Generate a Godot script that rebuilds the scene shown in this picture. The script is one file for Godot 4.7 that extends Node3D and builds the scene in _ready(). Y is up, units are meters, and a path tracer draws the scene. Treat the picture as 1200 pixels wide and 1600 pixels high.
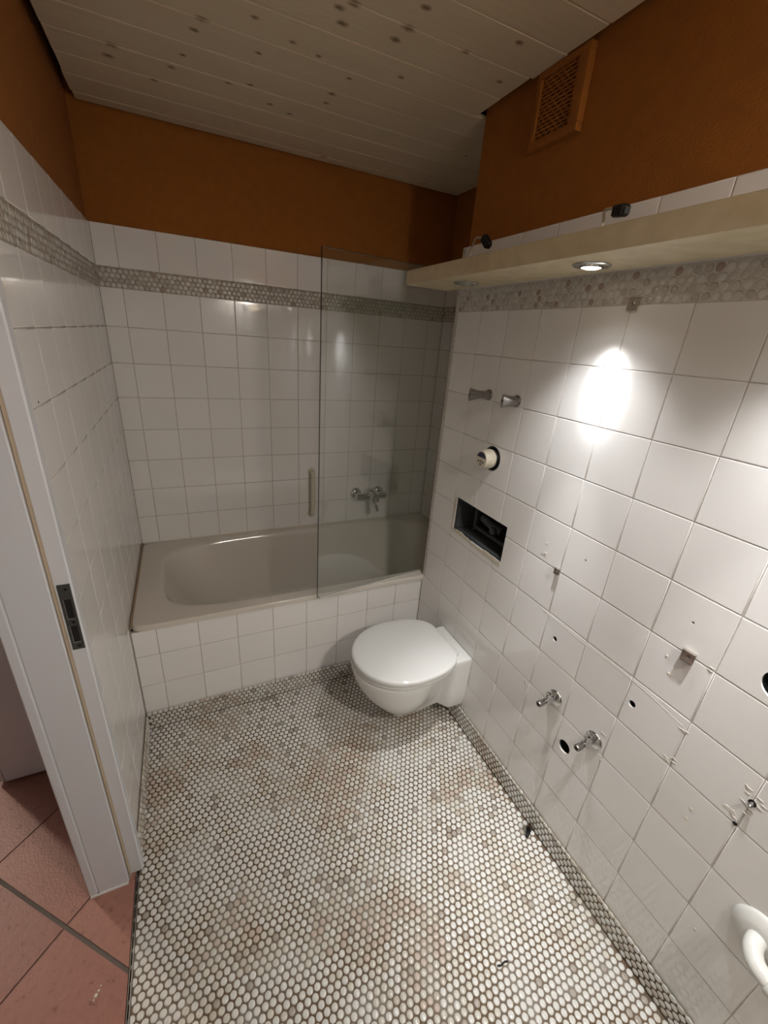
extends Node3D
# A half-stripped bathroom: bathtub niche with glass screen, wall-hung toilet, tiled box wall with a light shelf.
# Axes: x from the door wall (0) to the box wall (1.282), z from the niche's rear wall (0) towards the viewer, y up.

const XR := 1.282          # face of the tiles on the box wall
const XN := 1.68           # end wall of the bathtub niche
const ZA := 0.73           # face of the tiled bathtub apron
const ZE := 0.751          # end of the box wall towards the bathtub
const ZF := 2.85           # wall behind the viewer
const YC := 2.3265         # underside of the ceiling boards
const T := 0.15            # tile module
const XB0 := 0.0832
const YB0 := 1.5743
const XA0 := 0.0867
const YA0 := 0.3768
const ZR0 := 0.9031
const YR0 := 1.5805
const SR := 0.1494
const CAM := Vector3(0.2776, 1.6049, 2.2735)
const FPX := 648.85
var cam_basis: Basis
var M := {}
var rng := RandomNumberGenerator.new()
var used := {}
var tile_cache := {}

# ------------------------------------------------------------------ mesh helpers
class Sh:
	var t := PackedVector3Array()
	func add(p: PackedVector3Array) -> Sh:
		var v := 0.0
		for i in range(0, p.size(), 3):
			v += p[i].dot(p[i + 1].cross(p[i + 2]))
		if v > 0.0:                         # Godot's front faces run clockwise
			for i in range(0, p.size(), 3):
				var a := p[i + 1]
				p[i + 1] = p[i + 2]
				p[i + 2] = a
		t.append_array(p)
		return self
	func mesh(crease := 50.0) -> ArrayMesh:
		var n := t.size() / 3
		var fn := PackedVector3Array(); fn.resize(n)
		var at := {}
		for i in n:
			fn[i] = -(t[3 * i + 1] - t[3 * i]).cross(t[3 * i + 2] - t[3 * i])
			for k in 3:
				var q := Vector3i((t[3 * i + k] * 20000.0).round())
				if at.has(q): at[q].append(i)
				else: at[q] = [i]
		var c := cos(deg_to_rad(crease))
		var nn := PackedVector3Array(); nn.resize(t.size())
		for i in n:
			var u := fn[i].normalized()
			for k in 3:
				var s := Vector3.ZERO
				for j in at[Vector3i((t[3 * i + k] * 20000.0).round())]:
					if fn[j].normalized().dot(u) > c: s += fn[j]
				nn[3 * i + k] = s.normalized() if s.length_squared() > 0.0 else u
		var arr := []
		arr.resize(Mesh.ARRAY_MAX)
		arr[Mesh.ARRAY_VERTEX] = t
		arr[Mesh.ARRAY_NORMAL] = nn
		var m := ArrayMesh.new()
		m.add_surface_from_arrays(Mesh.PRIMITIVE_TRIANGLES, arr)
		return m

func sh() -> Sh: return Sh.new()

func tri(p: PackedVector3Array, a: Vector3, b: Vector3, c: Vector3) -> void:
	if a.is_equal_approx(b) or b.is_equal_approx(c) or a.is_equal_approx(c): return
	p.append(a); p.append(b); p.append(c)

func loft(rings: Array) -> PackedVector3Array:   # closed rings of equal length, capped at both ends
	var p := PackedVector3Array()
	var n: int = rings[0].size()
	for r in rings.size() - 1:
		for i in n:
			var j := (i + 1) % n
			tri(p, rings[r][i], rings[r][j], rings[r + 1][j])
			tri(p, rings[r][i], rings[r + 1][j], rings[r + 1][i])
	for e in 2:
		var ring = rings[0] if e == 0 else rings[rings.size() - 1]
		var c := Vector3.ZERO
		for v in ring: c += v
		c /= n
		for i in n:
			var j := (i + 1) % n
			if e == 0: tri(p, c, ring[j], ring[i])
			else: tri(p, c, ring[i], ring[j])
	return p

func rbox(lo: Vector3, hi: Vector3, r := 0.002) -> PackedVector3Array:
	var rings := []
	for k in [[lo.y, r], [lo.y + r, 0.0], [hi.y - r, 0.0], [hi.y, r]]:
		var g: float = k[1]
		var y: float = k[0]
		rings.append(PackedVector3Array([Vector3(lo.x + g, y, lo.z + r + g), Vector3(lo.x + r + g, y, lo.z + g), Vector3(hi.x - r - g, y, lo.z + g), Vector3(hi.x - g, y, lo.z + r + g),
			Vector3(hi.x - g, y, hi.z - r - g), Vector3(hi.x - r - g, y, hi.z - g), Vector3(lo.x + r + g, y, hi.z - g), Vector3(lo.x + g, y, hi.z - r - g)]))
	return loft(rings)

func bx(lo: Vector3, hi: Vector3) -> PackedVector3Array:
	var rings := []
	for y in [lo.y, hi.y]:
		rings.append(PackedVector3Array([Vector3(lo.x, y, lo.z), Vector3(hi.x, y, lo.z), Vector3(hi.x, y, hi.z), Vector3(lo.x, y, hi.z)]))
	return loft(rings)

func moved(p: PackedVector3Array, x: Transform3D) -> PackedVector3Array: return x * p

func lathe(prof: Array, segs: int, x := Transform3D.IDENTITY) -> PackedVector3Array:   # prof: [r, h], turned about y
	var rings := []
	for q in prof:
		var ring := PackedVector3Array()
		for i in segs:
			var a := TAU * i / segs
			ring.append(x * Vector3(cos(a) * q[0], q[1], sin(a) * q[0]))
		rings.append(ring)
	return loft(rings)

func towards(n: Vector3) -> Basis:             # basis whose y axis points along n
	var y := n.normalized()
	var a := Vector3.UP if absf(y.y) < 0.9 else Vector3.RIGHT
	var x := a.cross(y).normalized()
	return Basis(x, y, x.cross(y))

func tube(path: Array, rad, segs := 10) -> PackedVector3Array:
	var rings := []
	var n := path.size()
	var up := Vector3.ZERO
	for i in n:
		var d: Vector3 = (path[min(i + 1, n - 1)] - path[max(i - 1, 0)]).normalized()
		if up == Vector3.ZERO:
			up = (Vector3.UP if absf(d.y) < 0.9 else Vector3.RIGHT)
		up = (up - d * up.dot(d)).normalized()
		var side := d.cross(up)
		var r: float = rad[i] if rad is Array else rad
		var ring := PackedVector3Array()
		for k in segs:
			var a := TAU * k / segs
			ring.append(path[i] + (up * cos(a) + side * sin(a)) * r)
		rings.append(ring)
	return loft(rings)

func curve(pts: Array, n := 24) -> Array:      # smooth path through points
	var out := []
	var m := pts.size()
	for s in n + 1:
		var f := float(s) / n * (m - 1)
		var i := mini(int(f), m - 2)
		var p0: Vector3 = pts[maxi(i - 1, 0)]
		var p1: Vector3 = pts[i]
		out.append(p1.cubic_interpolate(pts[i + 1], p0, pts[mini(i + 2, m - 1)], f - i))
	return out

func extrude(poly: PackedVector2Array, h: float, x: Transform3D) -> PackedVector3Array:   # outline in local xy, thickness along +z
	var p := PackedVector3Array()
	var idx := Geometry2D.triangulate_polygon(poly)
	for i in range(0, idx.size(), 3):
		var a := poly[idx[i]]; var b := poly[idx[i + 1]]; var c := poly[idx[i + 2]]
		if (b - a).cross(c - a) < 0.0:
			var w := b
			b = c
			c = w
		tri(p, x * Vector3(a.x, a.y, h), x * Vector3(b.x, b.y, h), x * Vector3(c.x, c.y, h))
		tri(p, x * Vector3(a.x, a.y, 0), x * Vector3(c.x, c.y, 0), x * Vector3(b.x, b.y, 0))
	var n := poly.size()
	var flip := Geometry2D.is_polygon_clockwise(poly)
	for i in n:
		var a := poly[i] if not flip else poly[(i + 1) % n]
		var b := poly[(i + 1) % n] if not flip else poly[i]
		tri(p, x * Vector3(a.x, a.y, 0), x * Vector3(b.x, b.y, 0), x * Vector3(b.x, b.y, h))
		tri(p, x * Vector3(a.x, a.y, 0), x * Vector3(b.x, b.y, h), x * Vector3(a.x, a.y, h))
	return p

# ------------------------------------------------------------------ scene helpers
func numbered(called: String) -> String:
	used[called] = used.get(called, -1) + 1
	return called if used[called] == 0 else "%s_%03d" % [called, used[called]]

func put(called: String, mesh: Mesh, m: Material, parent: Node, x := Transform3D.IDENTITY) -> MeshInstance3D:
	var o := MeshInstance3D.new()
	o.name = numbered(called) if parent == self else called
	o.mesh = mesh
	o.material_override = m
	o.transform = x
	parent.add_child(o, true)
	return o

func part(called: String, s: Sh, m: Material, parent: Node, crease := 50.0) -> MeshInstance3D:
	return put(called, s.mesh(crease), m, parent)

func tag(o: Node, label: String, category: String, group := "", kind := "") -> Node:
	o.set_meta("label", label)
	o.set_meta("category", category)
	if group: o.set_meta("group", group)
	if kind: o.set_meta("kind", kind)
	return o

func thing(called: String, label: String, category: String, at := Vector3.ZERO, group := "", kind := "") -> Node3D:
	var o := Node3D.new()
	o.name = numbered(called)
	add_child(o)
	o.position = at
	tag(o, label, category, group, kind)
	return o

func structure(called: String, label: String, category: String) -> Node3D:
	return thing(called, label, category, Vector3.ZERO, "", "structure")

func copies(called: String, mesh: Mesh, m: Material, parent: Node, xs: Array, cols: Array) -> void:
	if xs.is_empty(): return
	var mm := MultiMesh.new()
	mm.transform_format = MultiMesh.TRANSFORM_3D
	mm.use_colors = true
	mm.mesh = mesh
	mm.instance_count = xs.size()
	for i in xs.size():
		mm.set_instance_transform(i, xs[i])
		mm.set_instance_color(i, cols[i])
	var o := MultiMeshInstance3D.new()
	o.name = called
	o.multimesh = mm
	o.material_override = m
	o.set_meta("kind", "stuff")
	parent.add_child(o, true)

# ------------------------------------------------------------------ materials
func mat(called: String, c: Color, rough: float, metal := 0.0) -> StandardMaterial3D:
	var m := StandardMaterial3D.new()
	m.resource_name = called
	m.albedo_color = c
	m.roughness = rough
	m.metallic = metal
	M[called] = m
	return m

func noise_tex(fr: float, stops: Array, size := 512, octaves := 4, seed_ := 1, normal := false, strength := 1.0) -> NoiseTexture2D:
	var f := FastNoiseLite.new()
	f.noise_type = FastNoiseLite.TYPE_SIMPLEX_SMOOTH
	f.seed = seed_
	f.frequency = fr
	f.fractal_octaves = octaves
	var t := NoiseTexture2D.new()
	t.width = size; t.height = size
	t.seamless = true
	t.noise = f
	if normal:
		t.as_normal_map = true
		t.bump_strength = strength
	elif stops.size() > 0:
		var g := Gradient.new()
		var offs := PackedFloat32Array()
		var cols := PackedColorArray()
		for s in stops:
			offs.append(s[0]); cols.append(s[1])
		g.offsets = offs
		g.colors = cols
		t.color_ramp = g
	return t

func tri_world(m: StandardMaterial3D, scale: float) -> void:
	m.uv1_triplanar = true
	m.uv1_world_triplanar = true
	m.uv1_scale = Vector3.ONE * scale

func materials() -> void:
	var tints := [Color(0.905, 0.895, 0.88), Color(0.90, 0.89, 0.872), Color(0.912, 0.902, 0.888)]
	for i in 3:
		var g := mat("glazed_tile_%d" % i, tints[i], 0.05)
		g.metallic_specular = 0.65
		g.normal_enabled = true
		g.normal_texture = noise_tex(0.012, [], 512, 2, 4 + i, true, 2.0)
		g.normal_scale = 0.07
		tri_world(g, 2.6)
	var o := mat("orange_paint", Color(0.575, 0.335, 0.045), 0.85)
	o.albedo_texture = noise_tex(0.02, [[0.0, Color(0.93, 0.92, 0.9)], [1.0, Color(1, 1, 1)]], 512, 4, 9)
	o.normal_enabled = true
	o.normal_texture = noise_tex(0.12, [], 512, 3, 21, true, 4.0)
	o.normal_scale = 0.18
	tri_world(o, 2.0)
	var gr := mat("wall_grout", Color(0.75, 0.715, 0.66), 0.9)
	gr.albedo_texture = noise_tex(0.03, [[0.0, Color(0.72, 0.7, 0.66)], [1.0, Color(1, 1, 1)]], 512, 4, 12)
	tri_world(gr, 3.0)
	var gp := mat("pale_grout", Color(0.845, 0.825, 0.795), 0.85)
	gp.albedo_texture = noise_tex(0.03, [[0.0, Color(0.84, 0.82, 0.8)], [1.0, Color(1, 1, 1)]], 512, 4, 13)
	tri_world(gp, 3.0)
	var fg := mat("mosaic_grout", Color(0.51, 0.475, 0.43), 0.85)
	fg.albedo_texture = noise_tex(0.011, [[0.25, Color(0.78, 0.69, 0.59)], [0.5, Color(0.86, 0.81, 0.76)], [0.75, Color(1, 1, 1)]], 512, 4, 31)
	tri_world(fg, 0.9)
	var bg := mat("band_grout", Color(0.84, 0.82, 0.79), 0.7)
	bg.albedo_texture = noise_tex(0.05, [[0.0, Color(0.85, 0.84, 0.82)], [1.0, Color(1, 1, 1)]], 256, 3, 8)
	tri_world(bg, 4.0)
	var pc := [Color(0.84, 0.835, 0.81), Color(0.80, 0.785, 0.74), Color(0.755, 0.72, 0.665), Color(0.755, 0.70, 0.65), Color(0.66, 0.63, 0.59)]
	for i in 5: mat("penny_%d" % i, pc[i], 0.1)
	var pm := mat("penny_mixed", Color.WHITE, 0.1)
	pm.vertex_color_use_as_albedo = true
	var bc := [Color(0.78, 0.765, 0.73), Color(0.72, 0.69, 0.65), Color(0.81, 0.80, 0.77), Color(0.66, 0.58, 0.54)]
	for i in 4: mat("bead_%d" % i, bc[i], 0.1).vertex_color_use_as_albedo = true
	var bm := mat("bead_mixed", Color.WHITE, 0.12)
	bm.vertex_color_use_as_albedo = true
	mat("enamel", Color(0.80, 0.775, 0.73), 0.1)
	mat("ceramic", Color(0.87, 0.868, 0.855), 0.06)
	mat("seat_plastic", Color(0.85, 0.85, 0.835), 0.09)
	mat("chrome", Color(0.80, 0.80, 0.80), 0.09, 1.0)
	mat("worn_chrome", Color(0.62, 0.61, 0.60), 0.22, 1.0)
	mat("aluminium", Color(0.58, 0.57, 0.55), 0.35, 1.0)
	mat("black_plastic", Color(0.03, 0.03, 0.035), 0.45)
	mat("cavity_shade", Color(0.055, 0.06, 0.065), 0.7)  # near-black colour standing in for the shade inside holes and pockets
	mat("grey_plastic", Color(0.27, 0.28, 0.29), 0.5)
	mat("white_plastic", Color(0.86, 0.86, 0.84), 0.3)
	mat("ivory_plastic", Color(0.82, 0.79, 0.71), 0.35)
	mat("display_blue", Color(0.17, 0.15, 0.27), 0.25)
	mat("plaster", Color(0.80, 0.76, 0.69), 0.95)
	mat("silicone", Color(0.80, 0.79, 0.77), 0.4)
	mat("old_silicone", Color(0.58, 0.48, 0.38), 0.5)
	mat("frame_lacquer", Color(0.83, 0.835, 0.85), 0.38)
	mat("seal_rubber", Color(0.68, 0.61, 0.52), 0.6)
	mat("strike_steel", Color(0.42, 0.43, 0.42), 0.45, 0.9)
	mat("white_wall", Color(0.84, 0.82, 0.78), 0.85)
	mat("grey_wall", Color(0.52, 0.515, 0.505), 0.85)
	mat("hall_paint", Color(0.74, 0.735, 0.73), 0.9)
	mat("cupboard_white", Color(0.88, 0.88, 0.91), 0.45)
	mat("wire_white", Color(0.72, 0.68, 0.6), 0.5)
	mat("dark_scrap", Color(0.09, 0.085, 0.085), 0.55, 0.4)
	mat("pressed_steel", Color(0.76, 0.73, 0.70), 0.28, 0.95)
	var ge := mat("glass_edge", Color(0.10, 0.16, 0.13), 0.12)
	ge.metallic_specular = 0.6
	var gl := mat("clear_glass", Color(0.30, 0.42, 0.33, 0.075), 0.0)
	gl.transparency = BaseMaterial3D.TRANSPARENCY_ALPHA
	var sw := mat("shelf_wood", Color(0.82, 0.765, 0.64), 0.55)
	sw.albedo_texture = noise_tex(0.02, [[0.0, Color(0.9, 0.88, 0.84)], [1.0, Color(1, 1, 1)]], 512, 4, 41)
	tri_world(sw, 1.5)
	var b := mat("lit_bulb", Color(1, 0.97, 0.9), 0.3)
	b.emission_enabled = true
	b.emission = Color(1.0, 0.95, 0.86)
	b.emission_energy_multiplier = 14.0
	var og := mat("opal_globe", Color(0.95, 0.94, 0.92), 0.3)
	og.emission_enabled = true
	og.emission = Color(1.0, 0.97, 0.94)
	og.emission_energy_multiplier = 2.0
	mat("unlit_bulb", Color(0.75, 0.74, 0.72), 0.12, 0.6)
	var hb := mat("hall_bulb", Color(1, 0.95, 0.85), 0.3)
	hb.emission_enabled = true
	hb.emission = Color(1.0, 0.93, 0.86)
	hb.emission_energy_multiplier = 5.0
	for i in 3:
		var tc := mat("terracotta_%d" % i, [Color(0.61, 0.425, 0.375), Color(0.58, 0.40, 0.355), Color(0.63, 0.445, 0.39)][i], 0.45)
		tc.albedo_texture = noise_tex(0.03, [[0.08, Color(0.78, 0.74, 0.71)], [0.24, Color(0.95, 0.945, 0.94)], [1.0, Color(1, 1, 1)]], 512, 5, 51 + i)
		tc.normal_enabled = true
		tc.normal_texture = noise_tex(0.09, [], 512, 4, 61, true, 5.0)
		tc.normal_scale = 0.12
		tri_world(tc, 2.2)
	mat("hall_grout", Color(0.40, 0.37, 0.345), 0.9)
	var w := mat("ceiling_wood", Color(1, 1, 1), 0.6)
	w.albedo_texture = ceiling_texture()
	tri_world(w, 0.5)

func ceiling_texture() -> ImageTexture:        # pale spruce, 2 m x 2 m, grain along x, knots where the boards have them
	var n := 1024
	var f := FastNoiseLite.new()
	f.seed = 77; f.frequency = 1.0; f.fractal_octaves = 3
	var base := PackedFloat32Array(); base.resize(n * n)
	for j in n:
		var z := j * 2.0 / n
		var board := floorf((z - 0.07) / 0.1315)
		for i in n:
			var x := i * 2.0 / n
			base[j * n + i] = f.get_noise_3d(x * 2.2 + board * 5.3, z * 85.0, board * 9.1) * 0.6 + f.get_noise_2d(x * 3.0, z * 9.0) * 0.3
	var knots := [[0.184, 0.461, 1.0], [0.169, 0.393, 1.0], [0.411, 0.727, 1.0], [0.395, 0.669, 0.7], [0.287, 0.323, 0.6], [0.338, 0.438, 0.6], [0.369, 0.528, 0.5], [0.529, 0.809, 0.5], [0.561, 0.664, 0.5], [0.502, 0.447, 0.5], [0.566, 0.478, 0.5], [0.643, 0.39, 0.6], [0.728, 0.988, 1.0], [0.726, 0.909, 0.9], [0.865, 0.928, 0.9], [0.874, 0.985, 1.1], [0.876, 1.067, 0.8], [0.635, 0.767, 0.5], [0.712, 0.747, 0.4], [0.823, 0.693, 0.4], [0.805, 0.579, 0.7], [0.806, 0.513, 0.5], [0.717, 0.363, 0.5], [0.952, 0.787, 0.5], [1.045, 0.987, 0.6], [1.138, 1.091, 0.6], [1.205, 0.93, 0.5], [0.933, 0.065, 0.7], [1.446, 0.056, 0.5], [1.425, 0.445, 0.4], [0.702, 0.957, 0.8], [0.5, 1.4, 0.9], [1.0, 1.55, 0.8], [0.8, 1.8, 0.9]]
	var kn := PackedFloat32Array(); kn.resize(n * n)
	for k in knots:
		var rx: float = 0.013 * k[2] + 0.004
		var rz: float = 0.008 * k[2] + 0.004
		for j in range(int((k[1] - 0.04) * n / 2), int((k[1] + 0.04) * n / 2)):
			for i in range(int((k[0] - 0.05) * n / 2), int((k[0] + 0.05) * n / 2)):
				var dx: float = (i * 2.0 / n - k[0]) / rx
				var dz: float = (j * 2.0 / n - k[1]) / rz
				var d := sqrt(dx * dx + dz * dz) + f.get_noise_2d(i * 0.13, j * 0.13) * 0.3
				if i >= 0 and j >= 0 and i < n and j < n:
					kn[j * n + i] = maxf(kn[j * n + i], clampf(1.25 - d, 0.0, 1.0))
	var by := PackedByteArray(); by.resize(n * n * 3)
	for q in n * n:
		var c := Color(0.765, 0.695, 0.585).lerp(Color(0.80, 0.735, 0.63), clampf(0.5 + base[q], 0.0, 1.0))
		c = c.lerp(Color(0.36, 0.27, 0.19), kn[q] * 0.8)
		by[q * 3] = int(c.r * 255); by[q * 3 + 1] = int(c.g * 255); by[q * 3 + 2] = int(c.b * 255)
	var im := Image.create_from_data(n, n, false, Image.FORMAT_RGB8, by)
	# world triplanar looks the plane across y up with (x, z) of a flipped v, so row = z as written here
	return ImageTexture.create_from_image(im)

# ------------------------------------------------------------------ tiles
func tile_mesh(w: float, h: float) -> ArrayMesh:   # centred, back at z = -0.004, glazed face at z = 0, pillowed edge
	var key := Vector2i(roundi(w * 10000), roundi(h * 10000))
	if tile_cache.has(key): return tile_cache[key]
	var s := sh()
	var rings := []
	for k in [[-0.006, 0.0], [-0.0015, 0.0], [-0.0004, 0.0007], [0.0, 0.0027]]:
		var a: float = w / 2 - k[1]
		var b: float = h / 2 - k[1]
		rings.append(PackedVector3Array([Vector3(-a, -b, k[0]), Vector3(a, -b, k[0]), Vector3(a, b, k[0]), Vector3(-a, b, k[0])]))
	s.add(loft(rings))
	tile_cache[key] = s.mesh(75)
	return tile_cache[key]

func wall_tile(parent: Node, o: Vector3, u: Vector3, n: Vector3, u0: float, u1: float, v0: float, v1: float, cuts := []) -> void:
	# o + u * s + up * v: a tile between joints; cuts: [u, v, half width or radius, half height or 0]
	var g := 0.0010
	var w := u1 - u0 - 2 * g
	var h := v1 - v0 - 2 * g
	if w < 0.006 or h < 0.006: return
	var c := o + u * (u0 + u1) / 2 + Vector3.UP * (v0 + v1) / 2
	var x := Transform3D(Basis(u, Vector3.UP, n), c)
	x.basis = x.basis * Basis.from_euler(Vector3(rng.randf_range(-1, 1) * 0.0022, rng.randf_range(-1, 1) * 0.0022, 0))
	var m: Material = M["glazed_tile_%d" % (rng.randi() % 3)]
	var mine := []
	for q in cuts:
		if q[0] + q[2] > u0 and q[0] - q[2] < u1 and q[1] + maxf(q[3], q[2] if q[3] == 0.0 else 0.0) > v0 and q[1] - maxf(q[3], q[2] if q[3] == 0.0 else 0.0) < v1:
			mine.append(q)
	if mine.is_empty():
		put("tile", tile_mesh(w, h), m, parent, x)
		return
	var s := sh()
	for k in [[-0.006, -0.0012, 0.0], [-0.0012, -0.0006, 0.0004], [-0.0006, -0.0002, 0.0010], [-0.0002, 0.0, 0.0018]]:
		var polys := [PackedVector2Array([Vector2(-w / 2 + k[2], -h / 2 + k[2]), Vector2(w / 2 - k[2], -h / 2 + k[2]), Vector2(w / 2 - k[2], h / 2 - k[2]), Vector2(-w / 2 + k[2], h / 2 - k[2])])]
		for q in mine:
			var at := Vector2(q[0] - (u0 + u1) / 2, q[1] - (v0 + v1) / 2)
			var hole := PackedVector2Array()
			if q[3] > 0.0:
				hole = PackedVector2Array([at + Vector2(-q[2], -q[3]), at + Vector2(q[2], -q[3]), at + Vector2(q[2], q[3]), at + Vector2(-q[2], q[3])])
			else:
				for i in 24: hole.append(at + Vector2.from_angle(TAU * (i + 0.5) / 24) * q[2])
			var next := []
			for p in polys:       # halves left and right of the hole's middle, so that no piece has an inner outline
				for side in [-1.0, 1.0]:
					var half := PackedVector2Array([at + Vector2(0, -1), at + Vector2(side, -1), at + Vector2(side, 1), at + Vector2(0, 1)])
					for piece in Geometry2D.intersect_polygons(p, half):
						for rest in Geometry2D.clip_polygons(piece, hole): next.append(rest)
			polys = next
		for p in polys: s.add(extrude(p, k[1] - k[0], Transform3D(Basis.IDENTITY, Vector3(0, 0, k[0]))))
	put("tile", s.mesh(20), m, parent, x)

func dome(r: float, h: float, segs := 12) -> ArrayMesh:    # local +z is out
	var prof := [[r, -0.002], [r, h * 0.25], [r * 0.80, h * 0.72], [r * 0.42, h * 0.95]]
	var s := sh()
	var rings := []
	for q in prof:
		var ring := PackedVector3Array()
		for i in segs:
			ring.append(Vector3(cos(TAU * i / segs) * q[0], sin(TAU * i / segs) * q[0], q[1]))
		rings.append(ring)
	s.add(loft(rings))
	return s.mesh(62)

func two_tone(r: float, h: float, segs := 12) -> ArrayMesh:    # glass bead: dark rim, pale middle
	var s := sh()
	var rings := []
	for q in [[r, -0.002], [r, h * 0.35], [r * 0.87, h * 0.74], [r * 0.45, h * 0.96]]:
		var ring := PackedVector3Array()
		for i in segs: ring.append(Vector3(cos(TAU * i / segs) * q[0], sin(TAU * i / segs) * q[0], q[1]))
		rings.append(ring)
	s.add(loft(rings))
	var m := s.mesh(62)
	var arr := m.surface_get_arrays(0)
	var cols := PackedColorArray()
	for v in arr[Mesh.ARRAY_VERTEX]: cols.append(Color(0.42, 0.38, 0.34) if Vector2(v.x, v.y).length() > r * 0.95 else Color.WHITE)
	arr[Mesh.ARRAY_COLOR] = cols
	var out := ArrayMesh.new()
	out.add_surface_from_arrays(Mesh.PRIMITIVE_TRIANGLES, arr)
	return out

func hexes(u0: float, u1: float, v0: float, v1: float, pitch: float, inset: float) -> Array:
	var out := []
	var dv := pitch * 0.866
	var row := 0
	var v := v0 + inset
	while v < v1 - inset * 0.6:
		var uu := u0 + inset + (pitch / 2 if row % 2 else 0.0)
		while uu < u1 - inset * 0.6:
			out.append(Vector2(uu, v))
			uu += pitch
		v += dv
		row += 1
	return out

var stain := FastNoiseLite.new()
func penny_kind(p: Vector3) -> int:
	var k := stain.get_noise_2d(p.x * 2.4, p.z * 2.4 + p.y * 2.0) + rng.randf_range(-0.28, 0.28)
	if k > 0.50: return 3
	if k > 0.38: return 2
	if rng.randf() < 0.04: return 4
	return 1 if k > 0.05 else 0

func pixel(p: Vector3) -> Vector3:             # place in the 1200 x 1600 frame and depth
	var d := cam_basis.inverse() * (p - CAM)
	return Vector3(600 + FPX * d.x / -d.z, 800 - FPX * d.y / -d.z, -d.z)

func bead_band(parent: Node, o: Vector3, u: Vector3, n: Vector3, u0: float, u1: float, v0: float, v1: float, single_to := -1.0) -> void:
	var small := two_tone(0.0091, 0.0026)
	var xs := []
	var cols := []
	var basis := Basis(u, Vector3.UP, n)
	for q in hexes(u0, u1, v0, v1, 0.0205, 0.0096):
		var at: Vector3 = o + u * q.x + Vector3.UP * q.y - n * 0.003
		var turn: Basis = basis * Basis.from_euler(Vector3(rng.randf_range(-0.08, 0.08), rng.randf_range(-0.08, 0.08), 0))
		var k := rng.randi() % 10
		var kind := 0 if k < 4 else (2 if k < 7 else (1 if k < 9 or rng.randf() < 0.5 else 3))
		var sc := rng.randf_range(0.95, 1.04)
		var x := Transform3D(turn.scaled_local(Vector3(sc, sc, 1)), at)
		if q.x < single_to:
			put("bead", small, M["bead_%d" % kind], parent, x)
		else:
			xs.append(x)
			cols.append(M["bead_%d" % kind].albedo_color.srgb_to_linear())
	copies("bead_band", small, M["bead_mixed"], parent, xs, cols)

# ------------------------------------------------------------------ main
func _ready() -> void:
	# --- camera
	cam_basis = Basis(Vector3(0.90740448, 0.0726987, 0.41392271), Vector3(0.09773306, 0.92141733, -0.37608291), Vector3(-0.4087363, 0.38171325, 0.82899314)).orthonormalized()
	var cam := Camera3D.new()
	cam.name = "camera"
	cam.fov = rad_to_deg(2.0 * atan(800.0 / FPX))
	cam.near = 0.03
	cam.far = 20.0
	cam.transform = Transform3D(cam_basis, CAM)
	add_child(cam)
	cam.current = true
	# --- environment
	var env := Environment.new()
	env.background_mode = Environment.BG_COLOR
	env.background_color = Color.BLACK
	env.tonemap_mode = Environment.TONE_MAPPER_LINEAR
	env.tonemap_exposure = 1.0
	env.sdfgi_enabled = true
	env.ssao_enabled = true
	env.ssil_enabled = true
	var we := WorldEnvironment.new()
	we.name = "world_environment"
	we.environment = env
	add_child(we)
	# --- lamps: see downlight() and hall_lamp()
	rng.seed = 20240
	stain.seed = 5
	stain.frequency = 1.0
	materials()
	shell()
	box_wall()
	mosaics()
	ceiling()
	hallway()
	door_frame()
	bathtub()
	glass_screen()
	toilet()
	shelf()
	for d in [[1.002, false, "switched off downlight at the shelf end beside the bathtub"], [1.488, true, "glowing chrome downlight second from the shelf end beside the bathtub"], [1.974, true, "glowing chrome downlight third from the shelf end beside the bathtub"], [2.46, false, "switched off downlight at the far end of the shelf from the bathtub"]]:
		downlight(d[0], d[1], d[2])
	added_wall_lamp()
	fittings()
	debris()

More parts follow.
